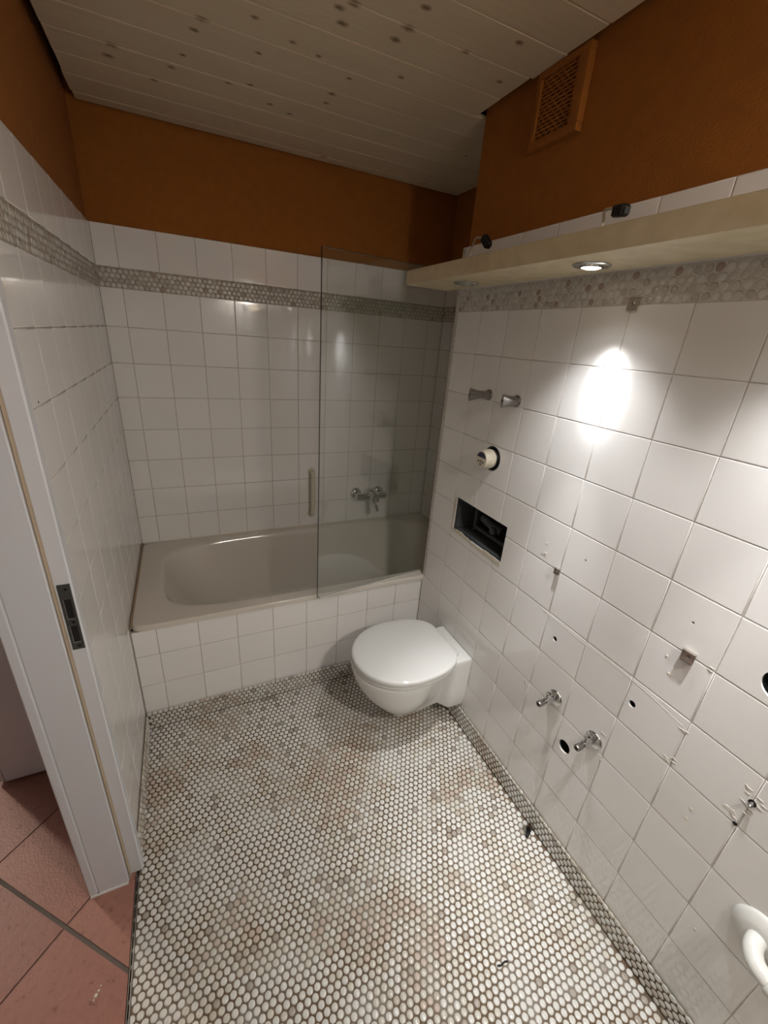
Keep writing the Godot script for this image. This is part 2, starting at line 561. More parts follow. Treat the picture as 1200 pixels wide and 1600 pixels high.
func shell() -> void:
	# rear wall of the niche
	var w := structure("wall_back", "white tiled rear wall above the bathtub with orange paint on top", "wall")
	part("wall_body", sh().add(bx(Vector3(-0.112, -0.1, -0.15), Vector3(XN + 0.15, 1.954, -0.0016))), M.wall_grout, w)
	part("painted_plaster", sh().add(bx(Vector3(-0.112, 1.954, -0.15), Vector3(XN + 0.15, 2.45, -0.006))), M.orange_paint, w)
	var us := [0.0]
	for k in 11: us.append(XB0 + T * k)
	us.append(XN)
	var vs := [0.505]
	for r in range(6, -1, -1): vs.append(YB0 - T * r)
	vs.append(1.7255)
	for i in us.size() - 1:
		for j in vs.size() - 1:
			wall_tile(w, Vector3.ZERO, Vector3.RIGHT, Vector3.BACK, us[i], us[i + 1], vs[j], vs[j + 1])
		wall_tile(w, Vector3.ZERO, Vector3.RIGHT, Vector3.BACK, us[i], us[i + 1], 1.802, 1.954)
	part("band_bed", sh().add(bx(Vector3(0, 1.7255, -0.004), Vector3(XN, 1.802, -0.0018))), M.band_grout, w)
	bead_band(w, Vector3.ZERO, Vector3.RIGHT, Vector3.BACK, 0.002, XN, 1.7255, 1.802)
	# end wall of the niche, behind the glass
	w = structure("wall_niche", "white tiled end wall of the niche behind the glass screen", "wall")
	part("wall_body", sh().add(bx(Vector3(XN + 0.0016, -0.1, 0), Vector3(XN + 0.15, 1.954, 0.8))), M.wall_grout, w)
	part("painted_plaster", sh().add(bx(Vector3(XN + 0.006, 1.954, 0), Vector3(XN + 0.15, 2.45, 0.8))), M.orange_paint, w)
	us = [0.0, 0.10, 0.25, 0.40, 0.55, 0.70, 0.757]
	for i in us.size() - 1:
		for j in vs.size() - 1:
			wall_tile(w, Vector3(XN, 0, 0), Vector3.BACK, Vector3.LEFT, us[i], us[i + 1], vs[j], vs[j + 1])
		wall_tile(w, Vector3(XN, 0, 0), Vector3.BACK, Vector3.LEFT, us[i], us[i + 1], 1.802, 1.954)
	part("band_bed", sh().add(bx(Vector3(XN + 0.0018, 1.7255, 0), Vector3(XN + 0.004, 1.802, 0.757))), M.band_grout, w)
	bead_band(w, Vector3(XN, 0, 0), Vector3.BACK, Vector3.LEFT, 0.002, 0.757, 1.7255, 1.802)
	# door wall
	w = structure("wall_left", "white tiled wall between the bathtub and the door frame", "wall")
	part("wall_body", sh().add(bx(Vector3(-0.112, -0.1, 0), Vector3(-0.0016, 1.954, 1.255))).add(bx(Vector3(-0.112, -0.1, 2.17), Vector3(-0.0016, 1.954, ZF))), M.wall_grout, w)
	part("painted_plaster", sh().add(bx(Vector3(-0.112, 1.954, 0), Vector3(-0.006, 2.45, 1.255))).add(bx(Vector3(-0.112, 2.05, 1.255), Vector3(-0.006, 2.45, 2.17))).add(bx(Vector3(-0.112, 1.954, 2.17), Vector3(-0.006, 2.45, ZF))), M.orange_paint, w)
	us = [0.0, 0.02, 0.17, 0.32, 0.47, 0.62, 0.77, 0.92, 1.07, 1.22, 1.262]
	var rows := [0.075]
	for r in range(9, -1, -1): rows.append(YB0 - T * r)
	rows.append(1.7255)
	var lo := Vector3(0, 0, 0)
	for i in us.size() - 1:
		for j in rows.size() - 1:
			if us[i + 1] <= 0.75 and rows[j + 1] < 0.53: continue
			# u runs along -z on this wall
			wall_tile(w, lo, Vector3.FORWARD, Vector3.RIGHT, -us[i + 1], -us[i], rows[j], rows[j + 1])
		wall_tile(w, lo, Vector3.FORWARD, Vector3.RIGHT, -us[i + 1], -us[i], 1.802, 1.954)
	for i in 5:
		for j in rows.size() - 1:
			wall_tile(w, lo, Vector3.FORWARD, Vector3.RIGHT, -(2.40 + T * i), -(2.25 + T * i), rows[j], rows[j + 1])
	part("band_bed", sh().add(bx(Vector3(-0.004, 1.7255, 0), Vector3(-0.0018, 1.802, 1.262))), M.band_grout, w)
	bead_band(w, lo, Vector3.FORWARD, Vector3.RIGHT, -1.262, -0.002, 1.7255, 1.802)
	for q in [[1.171, 1.433], [0.42, 1.428]]:      # two small drill holes in a joint, their shade put in as dark discs
		part("drill_hole_shade", sh().add(lathe([[0.0028, 0.0], [0.0028, 0.0012]], 10, Transform3D(towards(Vector3.RIGHT), Vector3(-0.0008, q[1], q[0])))), M.cavity_shade, w)
	# wall behind the viewer
	w = structure("wall_front", "plain grey wall opposite the bathtub", "wall")
	part("wall_body", sh().add(bx(Vector3(-0.112, -0.1, ZF + 0.0025), Vector3(XN + 0.15, 1.954, ZF + 0.15))), M.grey_wall, w)
	part("painted_plaster", sh().add(bx(Vector3(-0.112, 1.954, ZF + 0.006), Vector3(XN + 0.15, 2.45, ZF + 0.15))), M.orange_paint, w)
	# apron
	w = structure("wall_apron", "white tiled apron under the bathtub rim", "wall")
	part("wall_body", sh().add(bx(Vector3(0.001, -0.02, ZA - 0.012), Vector3(XR + 0.03, 0.500, ZA - 0.0016))), M.wall_grout, w)
	us = [0.002]
	for k in 8: us.append(XA0 + T * k)
	us.append(XR)
	vs = [YA0 - 2 * T, YA0 - T, YA0, 0.498]
	for i in us.size() - 1:
		for j in 3:
			wall_tile(w, Vector3(0, 0, ZA), Vector3.RIGHT, Vector3.BACK, us[i], us[i + 1], vs[j], vs[j + 1])

func box_wall() -> void:
	var w := structure("wall_right", "white tiled box wall with drilled holes, orange paint above and a bead band", "wall")
	# [z, y, half width or radius, half height or 0]
	var cuts := [[1.083, 0.9445, 0.161, 0.0735], [1.097, 1.232, 0.046, 0.0], [1.547, 0.759, 0.0085, 0.0], [1.821, 0.757, 0.0095, 0.0], [1.686, 0.434, 0.0215, 0.0],
		[1.573, 1.061, 0.003, 0.0], [1.874, 1.0605, 0.0032, 0.0], [2.052, 1.032, 0.033, 0.0]]
	var body := CSGBox3D.new()
	body.name = "wall_body"
	body.size = Vector3(XN + 0.15 - (XR + 0.0016), 2.045, ZF - 0.731)
	body.position = Vector3((XN + 0.15 + XR + 0.0016) / 2, 1.945 - 2.045 / 2, (ZF + 0.731) / 2)
	body.material = M.pale_grout
	for q in cuts:
		var depth := 0.26 if q[3] > 0.0 else (0.09 if q[2] > 0.02 else 0.05)
		var x := Transform3D(Basis(Vector3.BACK, Vector3.UP, Vector3.LEFT), Vector3(XR, q[1], q[0]) - body.position)
		if q[3] > 0.0:
			var b := CSGBox3D.new()
			b.size = Vector3(q[2] * 2, q[3] * 2, depth)
			b.operation = CSGShape3D.OPERATION_SUBTRACTION
			b.material = M.grey_plastic
			b.transform = x
			body.add_child(b)
		else:
			var cy := CSGCylinder3D.new()
			cy.radius = q[2] + 0.0015
			cy.height = depth
			cy.sides = 24
			cy.operation = CSGShape3D.OPERATION_SUBTRACTION
			cy.material = M.cavity_shade  # shade inside the hole put into its lining colour
			cy.transform = x * Transform3D(Basis(Vector3.RIGHT, PI / 2), Vector3.ZERO)
			body.add_child(cy)
	w.add_child(body)
	var pl := sh()                                # plaster with the square hole of the ventilation duct
	var px := XR + 0.010
	pl.add(bx(Vector3(px, 1.945, ZE + 0.004), Vector3(XN + 0.15, 2.45, 1.043))).add(bx(Vector3(px, 1.945, 1.172), Vector3(XN + 0.15, 2.45, ZF)))
	pl.add(bx(Vector3(px, 1.945, 1.043), Vector3(XN + 0.15, 2.166, 1.172))).add(bx(Vector3(px, 2.308, 1.043), Vector3(XN + 0.15, 2.45, 1.172))).add(bx(Vector3(px + 0.22, 2.166, 1.043), Vector3(XN + 0.15, 2.308, 1.172)))
	part("painted_plaster", pl, M.orange_paint, w)
	var us := [ZE]
	for k in 14: us.append(ZR0 + SR * k)
	us.append(ZF - 0.002)
	var vs := [0.0805]
	for r in range(9, -1, -1): vs.append(YR0 - T * r)
	vs.append(1.727)
	var o := Vector3(XR, 0, 0)
	for i in us.size() - 1:
		for j in vs.size() - 1:
			wall_tile(w, o, Vector3.BACK, Vector3.LEFT, 0.7325 if i == 0 and vs[j + 1] < 0.54 else us[i], us[i + 1], vs[j], vs[j + 1], cuts)
		wall_tile(w, o, Vector3.BACK, Vector3.LEFT, us[i], us[i + 1], 1.806, 1.945)
	part("band_bed", sh().add(bx(Vector3(XR + 0.0018, 1.727, ZE), Vector3(XR + 0.004, 1.806, ZF))), M.band_grout, w)
	bead_band(w, o, Vector3.BACK, Vector3.LEFT, ZE + 0.001, ZF, 1.727, 1.803, 1.86)
	part("caulk_line", sh().add(tube([Vector3(XR - 0.001, 1.807, ZE), Vector3(XR - 0.001, 1.807, ZF)], 0.0045, 8)), M.silicone, w)
	# broken plaster lip along the lower edge of the opening
	var lip := sh()
	var n := 26
	var poly := PackedVector2Array()
	for i in n + 1:
		var f := float(i) / n
		poly.append(Vector2(0.925 + f * 0.318, 0.873 + rng.randf_range(-0.002, 0.004) + 0.004 * sin(f * 9.0)))
	for i in n + 1:
		var f := 1.0 - float(i) / n
		poly.append(Vector2(0.922 + f * 0.322, 0.862 - 0.006 * f + rng.randf_range(-0.0016, 0.0025)))
	lip.add(extrude(poly, 0.004, Transform3D(Basis(Vector3.BACK, Vector3.UP, Vector3.LEFT), Vector3(XR + 0.003, 0, 0))))
	part("broken_plaster_lip", lip, M.plaster, w, 25)
	var lip2 := sh()
	poly = PackedVector2Array()
	for i in 15: poly.append(Vector2(0.9235 + rng.randf_range(-0.001, 0.0012), 0.866 + i * 0.0105))
	for i in 15: poly.append(Vector2(0.914 + rng.randf_range(-0.0012, 0.001), 0.866 + (14 - i) * 0.0105))
	lip2.add(extrude(poly, 0.003, Transform3D(Basis(Vector3.BACK, Vector3.UP, Vector3.LEFT), Vector3(XR + 0.002, 0, 0))))
	part("broken_plaster_lip", lip2, M.plaster, w, 25)
	# what the removed washstand left behind: silicone lines, plaster crumbs, chipped spots
	for l in [[[1.478, 0.824], [1.56, 0.820], [1.646, 0.817], [1.72, 0.822], [1.797, 0.822], [1.87, 0.815], [1.938, 0.806]], [[1.944, 0.800], [1.946, 0.75], [1.947, 0.69]], [[1.487, 0.60], [1.486, 0.55], [1.4875, 0.488]], [[1.80, 0.52], [1.805, 0.47]]]:
		var pts := []
		for q in l: pts.append(Vector3(XR - 0.0002, q[1], q[0]))
		part("silicone_residue", sh().add(tube(curve(pts, 30), 0.0004, 6)), M.silicone, w)
	for c in [[1.427, 1.004, 0.014, 7], [1.944, 0.70, 0.012, 6], [2.094, 0.770, 0.024, 12], [2.078, 0.70, 0.012, 6], [1.942, 0.985, 0.008, 4], [1.486, 0.52, 0.007, 4], [1.943, 0.795, 0.007, 3], [2.10, 0.735, 0.012, 5], [1.785, 0.60, 0.005, 2]]:
		var s := sh()
		for k in c[3]:
			var a := rng.randf() * TAU
			var rr: float = c[2] * sqrt(rng.randf())
			var mid := Vector3(XR, c[1] + sin(a) * rr, c[0] + cos(a) * rr)
			var dir := Vector3(0, rng.randf_range(-0.3, 0.3), 1).normalized() * rng.randf_range(0.003, 0.009)
			s.add(tube([mid - dir, mid - dir * 0.3 + Vector3(0, 0.0008, 0), mid + dir * 0.4, mid + dir], [0.0004, rng.randf_range(0.0008, 0.0018), rng.randf_range(0.0008, 0.0016), 0.0003], 6))
		part("plaster_crumbs", s, M.pale_grout, w)
	for q in [[2.021, 0.625], [2.021, 0.59], [1.852, 0.946], [1.870, 0.907], [1.427, 1.045], [1.80, 0.515], [2.13, 0.335], [1.05, 0.20]]:
		part("filled_drill_hole", sh().add(lathe([[0.0032, 0.0], [0.0030, 0.0010], [0.0012, 0.0014]], 8, Transform3D(towards(Vector3(-1, 0.15, 0)), Vector3(XR + 0.0002, q[1], q[0])))), M.plaster, w)
	part("joint_hole_shade", sh().add(lathe([[0.0045, 0.0], [0.0045, 0.0015]], 10, Transform3D(towards(Vector3.LEFT), Vector3(XR - 0.0005, 0.684, 2.094)))), M.cavity_shade, w)  # dark disc stands in for the shade of a hole

func mosaics() -> void:
	var fl := structure("floor", "round penny mosaic floor in white and beige with dark grout", "floor")
	part("grout_bed", sh().add(bx(Vector3(0.0, -0.12, ZA - 0.04), Vector3(XR + 0.004, -0.0022, ZF))), M.mosaic_grout, fl)
	var d := dome(0.00885, 0.0026)
	var all := []
	for q in hexes(-0.0035, XR + 0.004, ZA + 0.006, ZF, 0.0205, 0.0085):
		if q.x > XR - 0.0095: continue
		var p := Vector3(q.x + rng.randf_range(-0.0003, 0.0003), -0.0022, q.y + rng.randf_range(-0.0003, 0.0003))
		var s := pixel(p)
		var seen := s.x > 0 and s.x < 1200 and s.y < 1600 and s.z > 0.0
		all.append([s.z if seen else 99.0, p])
	all.sort_custom(func(a, b): return a[0] < b[0])
	var xs := []
	var cols := []
	var basis := Basis(Vector3.RIGHT, Vector3.FORWARD, Vector3.UP)
	for i in all.size():
		var k := penny_kind(all[i][1])
		var x := Transform3D(basis * Basis.from_euler(Vector3(rng.randf_range(-0.025, 0.025), rng.randf_range(-0.025, 0.025), rng.randf() * TAU)), all[i][1])
		if i < 300: put("mosaic_tile", d, M["penny_%d" % k], fl, x)
		else:
			xs.append(x)
			cols.append(M["penny_%d" % k].albedo_color.srgb_to_linear())
	copies("mosaic_field", d, M.penny_mixed, fl, xs, cols)
	# mosaic skirtings
	skirt("baseboard_right", "penny mosaic skirting strip along the foot of the box wall", Vector3(XR - 0.008, 0, 0), Vector3.BACK, Vector3.LEFT, ZA + 0.012, ZF, true, 2.26)
	skirt("baseboard_back", "penny mosaic skirting strip along the foot of the bathtub apron", Vector3(0, 0, ZA + 0.010), Vector3.RIGHT, Vector3.BACK, 0.004, XR - 0.008, false, 0.0)
	skirt("baseboard_left", "short penny mosaic skirting strip between the bathtub and the door frame", Vector3(0.008, 0, 0), Vector3.FORWARD, Vector3.RIGHT, -1.262, -(ZA + 0.012), false, 0.0)

func skirt(called: String, label: String, o: Vector3, u: Vector3, n: Vector3, u0: float, u1: float, single: bool, upto: float) -> void:
	var w := structure(called, label, "skirting")
	var top := 0.084
	var c := o + u * (u0 + u1) / 2
	var e := u * (u1 - u0) / 2
	var a := c - e - n * 0.0075
	var b := c + e - n * 0.0008 + Vector3.UP * top
	part("grout_bed", sh().add(bx(a.min(b), a.max(b))), M.mosaic_grout, w)
	part("top_bead", sh().add(tube([c - e + Vector3.UP * top - n * 0.003, c + e + Vector3.UP * top - n * 0.003], 0.0035, 8)), M.wall_grout, w)
	var d := dome(0.00885, 0.0022)
	var xs := []
	var cols := []
	for q in hexes(u0, u1, 0.002, top + 0.004, 0.0205, 0.009):
		var at: Vector3 = o + u * q.x + Vector3.UP * q.y - n * 0.0008
		var k := mini(penny_kind(at) + (1 if rng.randf() < 0.35 else 0), 4)
		var x := Transform3D(Basis(u, Vector3.UP, n), at)
		if single and q.x < upto and q.x > 1.2: put("mosaic_tile", d, M["penny_%d" % k], w, x)
		else:
			xs.append(x)
			cols.append(M["penny_%d" % k].albedo_color.srgb_to_linear())
	copies("mosaic_field", d, M.penny_mixed, w, xs, cols)

func ceiling() -> void:
	var c := structure("ceiling", "pale whitewashed spruce board ceiling with brown knots", "ceiling")
	part("slab", sh().add(bx(Vector3(-0.112, 2.40, -0.15), Vector3(XN + 0.15, 2.50, ZF + 0.15))), M.dark_scrap, c)
	var z := 0.07
	var k := 0
	var from := 0.008
	while from < ZF - 0.02:
		var to := minf(z, ZF - 0.01)
		var x1 := XN - 0.006 - rng.randf() * 0.006 if to < 0.75 else XR - 0.004 - rng.randf() * 0.010
		var x0 := 0.018 + rng.randf() * 0.006
		var s := sh()
		s.add(rbox(Vector3(x0, YC, from + 0.0010), Vector3(x1, YC + 0.014, to - 0.0010), 0.0026))
		part("ceiling_board", s, M.ceiling_wood, c, 30)
		part("board_tongue", sh().add(bx(Vector3(x0, YC + 0.006, to - 0.004), Vector3(x1, YC + 0.010, to + 0.004))), M.ceiling_wood, c)
		from = z
		z += 0.1315
		k += 1

func hallway() -> void:
	var fl := structure("floor_hallway", "terracotta tiles laid diagonally with grey joints beyond the door", "floor")
	part("grout_bed", sh().add(bx(Vector3(-2.4, -0.12, -1.2), Vector3(-0.006, -0.004, 3.2))), M.hall_grout, fl)
	var lim := PackedVector2Array([Vector2(-2.4, -1.2), Vector2(-0.0085, -1.2), Vector2(-0.0085, 3.2), Vector2(-2.4, 3.2)])
	var r2 := sqrt(2.0)
	for i in range(-12, 14):
		for j in range(-8, 16):
			var u0 := 0.838 + 0.336 * i + 0.0022
			var u1 := u0 + 0.336 - 0.0044
			var v0 := 1.089 + 0.336 * j + 0.005
			var v1 := v0 + 0.336 - 0.010
			var poly := PackedVector2Array()
			for q in [[u0, v0], [u1, v0], [u1, v1], [u0, v1]]: poly.append(Vector2((q[0] - q[1]) / r2, (q[0] + q[1]) / r2))
			var c := (poly[0] + poly[2]) / 2
			if c.x < -1.7 or c.x > 0.3 or c.y < 0.0 or c.y > 2.6: continue
			for p in Geometry2D.intersect_polygons(poly, lim):
				var flip := PackedVector2Array()
				for q in p: flip.append(Vector2(q.x, -q.y))
				var s := sh()
				s.add(extrude(flip, 0.006, Transform3D(Basis(Vector3.RIGHT, Vector3.FORWARD, Vector3.UP), Vector3(0, -0.006, 0))))
				part("floor_tile", s, M["terracotta_%d" % (posmod(i * 2 + j, 3))], fl, 30)
	var w := structure("wall_hallway_far", "plain hallway wall facing the bathroom door", "wall")
	part("wall_body", sh().add(bx(Vector3(-2.5, -0.1, -1.2), Vector3(-2.4, 2.45, 3.2))), M.hall_paint, w)
	w = structure("wall_hallway_end", "plain hallway end wall behind the cupboard", "wall")
	part("wall_body", sh().add(bx(Vector3(-2.5, -0.1, -1.3), Vector3(-0.112, 2.45, -1.2))), M.hall_paint, w)
	w = structure("wall_hallway_near", "plain hallway end wall opposite the cupboard", "wall")
	part("wall_body", sh().add(bx(Vector3(-2.5, -0.1, 3.2), Vector3(-0.112, 2.45, 3.3))), M.hall_paint, w)
	w = structure("wall_hallway_side", "plain hallway wall beside the bathroom", "wall")
	part("wall_body", sh().add(bx(Vector3(-0.115, -0.1, -1.2), Vector3(-0.1125, 2.45, 1.23))).add(bx(Vector3(-0.115, -0.1, 2.195), Vector3(-0.1125, 2.45, 3.2))).add(bx(Vector3(-0.115, 2.075, 1.23), Vector3(-0.1125, 2.45, 2.195))), M.hall_paint, w)
	var c2 := structure("ceiling_hallway", "plain white hallway ceiling", "ceiling")
	part("slab", sh().add(bx(Vector3(-2.5, 2.45, -1.3), Vector3(-0.112, 2.55, 3.3))), M.hall_paint, c2)
	# cupboard whose side panel shows through the doorway
	var cb := thing("hallway_cupboard", "white hallway cupboard side panel on a dark plinth beyond the door", "cupboard", Vector3(-0.285, 0, 0.3))
	part("side_panel", sh().add(rbox(Vector3(-0.171, 0.012, 0.49), Vector3(0.168, 2.0, 0.51), 0.0015)).add(rbox(Vector3(-0.171, 0.012, -0.51), Vector3(0.168, 2.0, -0.49), 0.0015)), M.cupboard_white, cb)
	part("cupboard_door", sh().add(rbox(Vector3(-0.191, 0.016, 0.002), Vector3(-0.173, 2.0, 0.509), 0.0015)), M.cupboard_white, cb)
	part("cupboard_door", sh().add(rbox(Vector3(-0.191, 0.016, -0.509), Vector3(-0.173, 2.0, -0.002), 0.0015)), M.cupboard_white, cb)
	part("top_panel", sh().add(bx(Vector3(-0.171, 2.0, -0.51), Vector3(0.165, 2.02, 0.51))), M.cupboard_white, cb)
	part("plinth", sh().add(bx(Vector3(-0.15, 0.0, -0.49), Vector3(0.165, 0.0118, 0.495))), M.black_plastic, cb)
	# hallway lamp, out of frame, whose light throws the shadows of cupboard and frame
	var l := thing("hallway_lamp", "round white ceiling lamp in the hallway", "lamp", Vector3(-1.45, 2.45, -0.42))
	part("lamp_base", sh().add(lathe([[0.10, 0.0], [0.10, -0.025], [0.09, -0.03]], 32)), M.white_plastic, l)
	part("lamp_globe", sh().add(lathe([[0.085, -0.03], [0.095, -0.05], [0.08, -0.085], [0.04, -0.105], [0.0, -0.11]], 32)), M.hall_bulb, l)
	var om := OmniLight3D.new()
	om.name = "hallway_light"
	om.position = Vector3(0, -0.16, 0)
	om.light_color = Color(1.0, 0.93, 0.86)
	om.light_energy = 1.6
	om.light_size = 0.05
	om.omni_range = 8.0
	om.omni_attenuation = 2.0
	om.shadow_enabled = true
	l.add_child(om)

func door_frame() -> void:
	var d := structure("door_1", "white lacquered door frame with a steel strike plate between bathroom and hallway", "door frame")
	for side in 2:
		var prof := [[-0.112, 1.24], [-0.125, 1.24], [-0.127, 1.243], [-0.127, 1.309], [-0.124, 1.312], [-0.108, 1.312], [-0.106, 1.308], [-0.104, 1.308], [-0.102, 1.311], [-0.026, 1.311], [-0.0245, 1.3095], [-0.0245, 1.291], [0.009, 1.291], [0.012, 1.288], [0.012, 1.262], [-0.001, 1.2615], [-0.001, 1.24]]
		var poly := PackedVector2Array()
		for q in prof: poly.append(Vector2(q[0], -(q[1] if side == 0 else 3.43 - q[1])))
		part("jamb", sh().add(extrude(poly, 2.036, Transform3D(Basis(Vector3.RIGHT, Vector3.FORWARD, Vector3.UP), Vector3(0, 0.004, 0)))), M.frame_lacquer, d, 30)
	part("lintel", sh().add(rbox(Vector3(-0.127, 2.005, 1.24), Vector3(0.012, 2.07, 2.19), 0.002)), M.frame_lacquer, d)
	part("door_seal", sh().add(rbox(Vector3(-0.0245, 0.006, 1.2912), Vector3(-0.0185, 2.0, 1.3045), 0.0025)), M.seal_rubber, d)
	part("floor_caulk", sh().add(tube([Vector3(-0.124, 0.001, 1.313), Vector3(-0.026, 0.001, 1.313)], 0.004, 8)), M.silicone, d)
	var pl := Node3D.new()
	pl.name = "strike_plate"
	d.add_child(pl)
	var plate := CSGMesh3D.new()
	plate.name = "plate"
	plate.mesh = sh().add(rbox(Vector3(-0.016, 0.886, 1.2906), Vector3(0.0085, 1.062, 1.2926), 0.0008)).mesh(30)
	plate.material = M.strike_steel
	for q in [[0.9935, 0.026], [0.925, 0.0225]]:
		var b := CSGBox3D.new()
		b.size = Vector3(0.0135, q[1] * 2, 0.02)
		b.position = Vector3(-0.0035, q[0] + 0.004, 1.2915)
		b.operation = CSGShape3D.OPERATION_SUBTRACTION
		plate.add_child(b)
	pl.add_child(plate)
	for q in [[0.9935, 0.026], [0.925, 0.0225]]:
		part("latch_pocket_shade", sh().add(bx(Vector3(-0.0105, q[0] + 0.004 - q[1], 1.2902), Vector3(0.0035, q[0] + 0.004 + q[1], 1.2911))), M.cavity_shade, pl)  # dark plates painted as the shade behind the latch openings
	for y in [1.049, 0.962, 0.896]:
		part("screw", sh().add(lathe([[0.0032, 0.0], [0.003, 0.0006], [0.0015, 0.0003]], 12, Transform3D(towards(Vector3.BACK), Vector3(-0.0015, y, 1.2926)))), M.dark_scrap, pl)
	var th := structure("trim_1", "narrow metal threshold strip between mosaic floor and terracotta tiles", "threshold")
	part("strip", sh().add(rbox(Vector3(-0.0065, -0.003, 1.30), Vector3(-0.0035, 0.0022, 2.13), 0.0008)).add(rbox(Vector3(-0.0015, -0.003, 1.30), Vector3(0.0035, 0.0008, 2.13), 0.0008)), M.aluminium, th)

func superring(cx: float, cz: float, a: float, b: float, n: float, y: float, segs := 96) -> PackedVector3Array:
	var r := PackedVector3Array()
	for i in segs:
		var t := TAU * (i + 0.5) / segs
		var c := cos(t)
		var s := sin(t)
		r.append(Vector3(cx + a * signf(c) * pow(absf(c), 2.0 / n), y, cz + b * signf(s) * pow(absf(s), 2.0 / n)))
	return r

func bathtub() -> void:
	var t := thing("bathtub", "greyish white enamelled bathtub set into the tiled niche", "bathtub", Vector3(0.84, 0, 0.3715))
	var ax := 0.8385
	var az := 0.3695
	var rings := []
	rings.append(superring(0.02, 0, 0.70, 0.28, 5, 0.05))
	rings.append(superring(0, 0, ax - 0.06, az - 0.07, 9, 0.44))
	rings.append(superring(0, 0, ax - 0.03, az - 0.03, 20, 0.5035))
	rings.append(superring(0, 0, ax, az, 24, 0.5035))
	rings.append(superring(0, 0, ax, az, 24, 0.519))
	rings.append(superring(0, 0, ax - 0.002, az - 0.002, 24, 0.5245))
	rings.append(superring(0, 0, ax - 0.007, az - 0.007, 24, 0.527))
	rings.append(superring(0.010, -0.010, 0.760, 0.324, 5.0, 0.525))
	rings.append(superring(0.012, -0.010, 0.750, 0.316, 4.6, 0.521))
	rings.append(superring(0.014, -0.010, 0.743, 0.309, 4.5, 0.511))
	rings.append(superring(0.016, -0.010, 0.738, 0.304, 4.4, 0.495))
	rings.append(superring(0.030, -0.010, 0.705, 0.287, 4.2, 0.40))
	rings.append(superring(0.055, -0.010, 0.655, 0.268, 4.0, 0.28))
	rings.append(superring(0.075, -0.010, 0.610, 0.245, 4.0, 0.19))
	rings.append(superring(0.088, -0.010, 0.575, 0.222, 3.8, 0.145))
	rings.append(superring(0.095, -0.010, 0.53, 0.185, 3.6, 0.125))
	rings.append(superring(0.10, -0.010, 0.40, 0.12, 3.2, 0.117))
	part("shell", sh().add(loft(rings)), M.enamel, t, 70)
	var o := -t.position
	part("sealing_joint", sh().add(tube([o + Vector3(0.0055, 0.527, 0.006), o + Vector3(0.0055, 0.527, 0.738)], 0.0045, 8)), M.old_silicone, t)
	part("sealing_joint", sh().add(tube([o + Vector3(0.005, 0.527, 0.0065), o + Vector3(1.675, 0.527, 0.0065)], 0.004, 8)), M.plaster, t)
	part("drain", sh().add(lathe([[0.03, 0.116], [0.03, 0.119], [0.022, 0.121], [0.0, 0.121]], 24, Transform3D(Basis.IDENTITY, Vector3(0.50, 0, -0.01)))), M.chrome, t)

func glass_screen() -> void:
	var g := thing("glass_screen", "clear frameless glass screen standing on the bathtub rim", "shower screen", Vector3(1.27, 0.5335, 0.7))
	g.rotation.y = deg_to_rad(7.25)
	var len := 0.550
	part("pane", sh().add(bx(Vector3(-len, 0.0, -0.004), Vector3(0.062, 1.333, 0.004))), M.clear_glass, g)
	part("polished_edge", sh().add(bx(Vector3(-len - 0.0012, 0.0, -0.004), Vector3(-len - 0.0001, 1.333, 0.004))), M.glass_edge, g)
	part("polished_edge", sh().add(bx(Vector3(-len, 1.3331, -0.004), Vector3(0.062, 1.3342, 0.004))), M.glass_edge, g)
	part("wall_profile", sh().add(rbox(Vector3(0.0625, 0.0, -0.012), Vector3(0.080, 1.333, 0.030), 0.002)), M.aluminium, g)
	part("bottom_seal", sh().add(rbox(Vector3(-len + 0.01, -0.006, -0.003), Vector3(0.01, -0.0002, 0.003), 0.001)), M.silicone, g)

func bowl_half(x: float, y: float, f: float, hw: float, neck: float) -> float:
	var xc := 1.0
	if x <= xc: return hw * pow(maxf(1.0 - pow((xc - x) / (xc - f), 2.15), 0.0), 1.0 / 2.0)
	return lerpf(hw, neck, smoothstep(xc, 1.19, x))

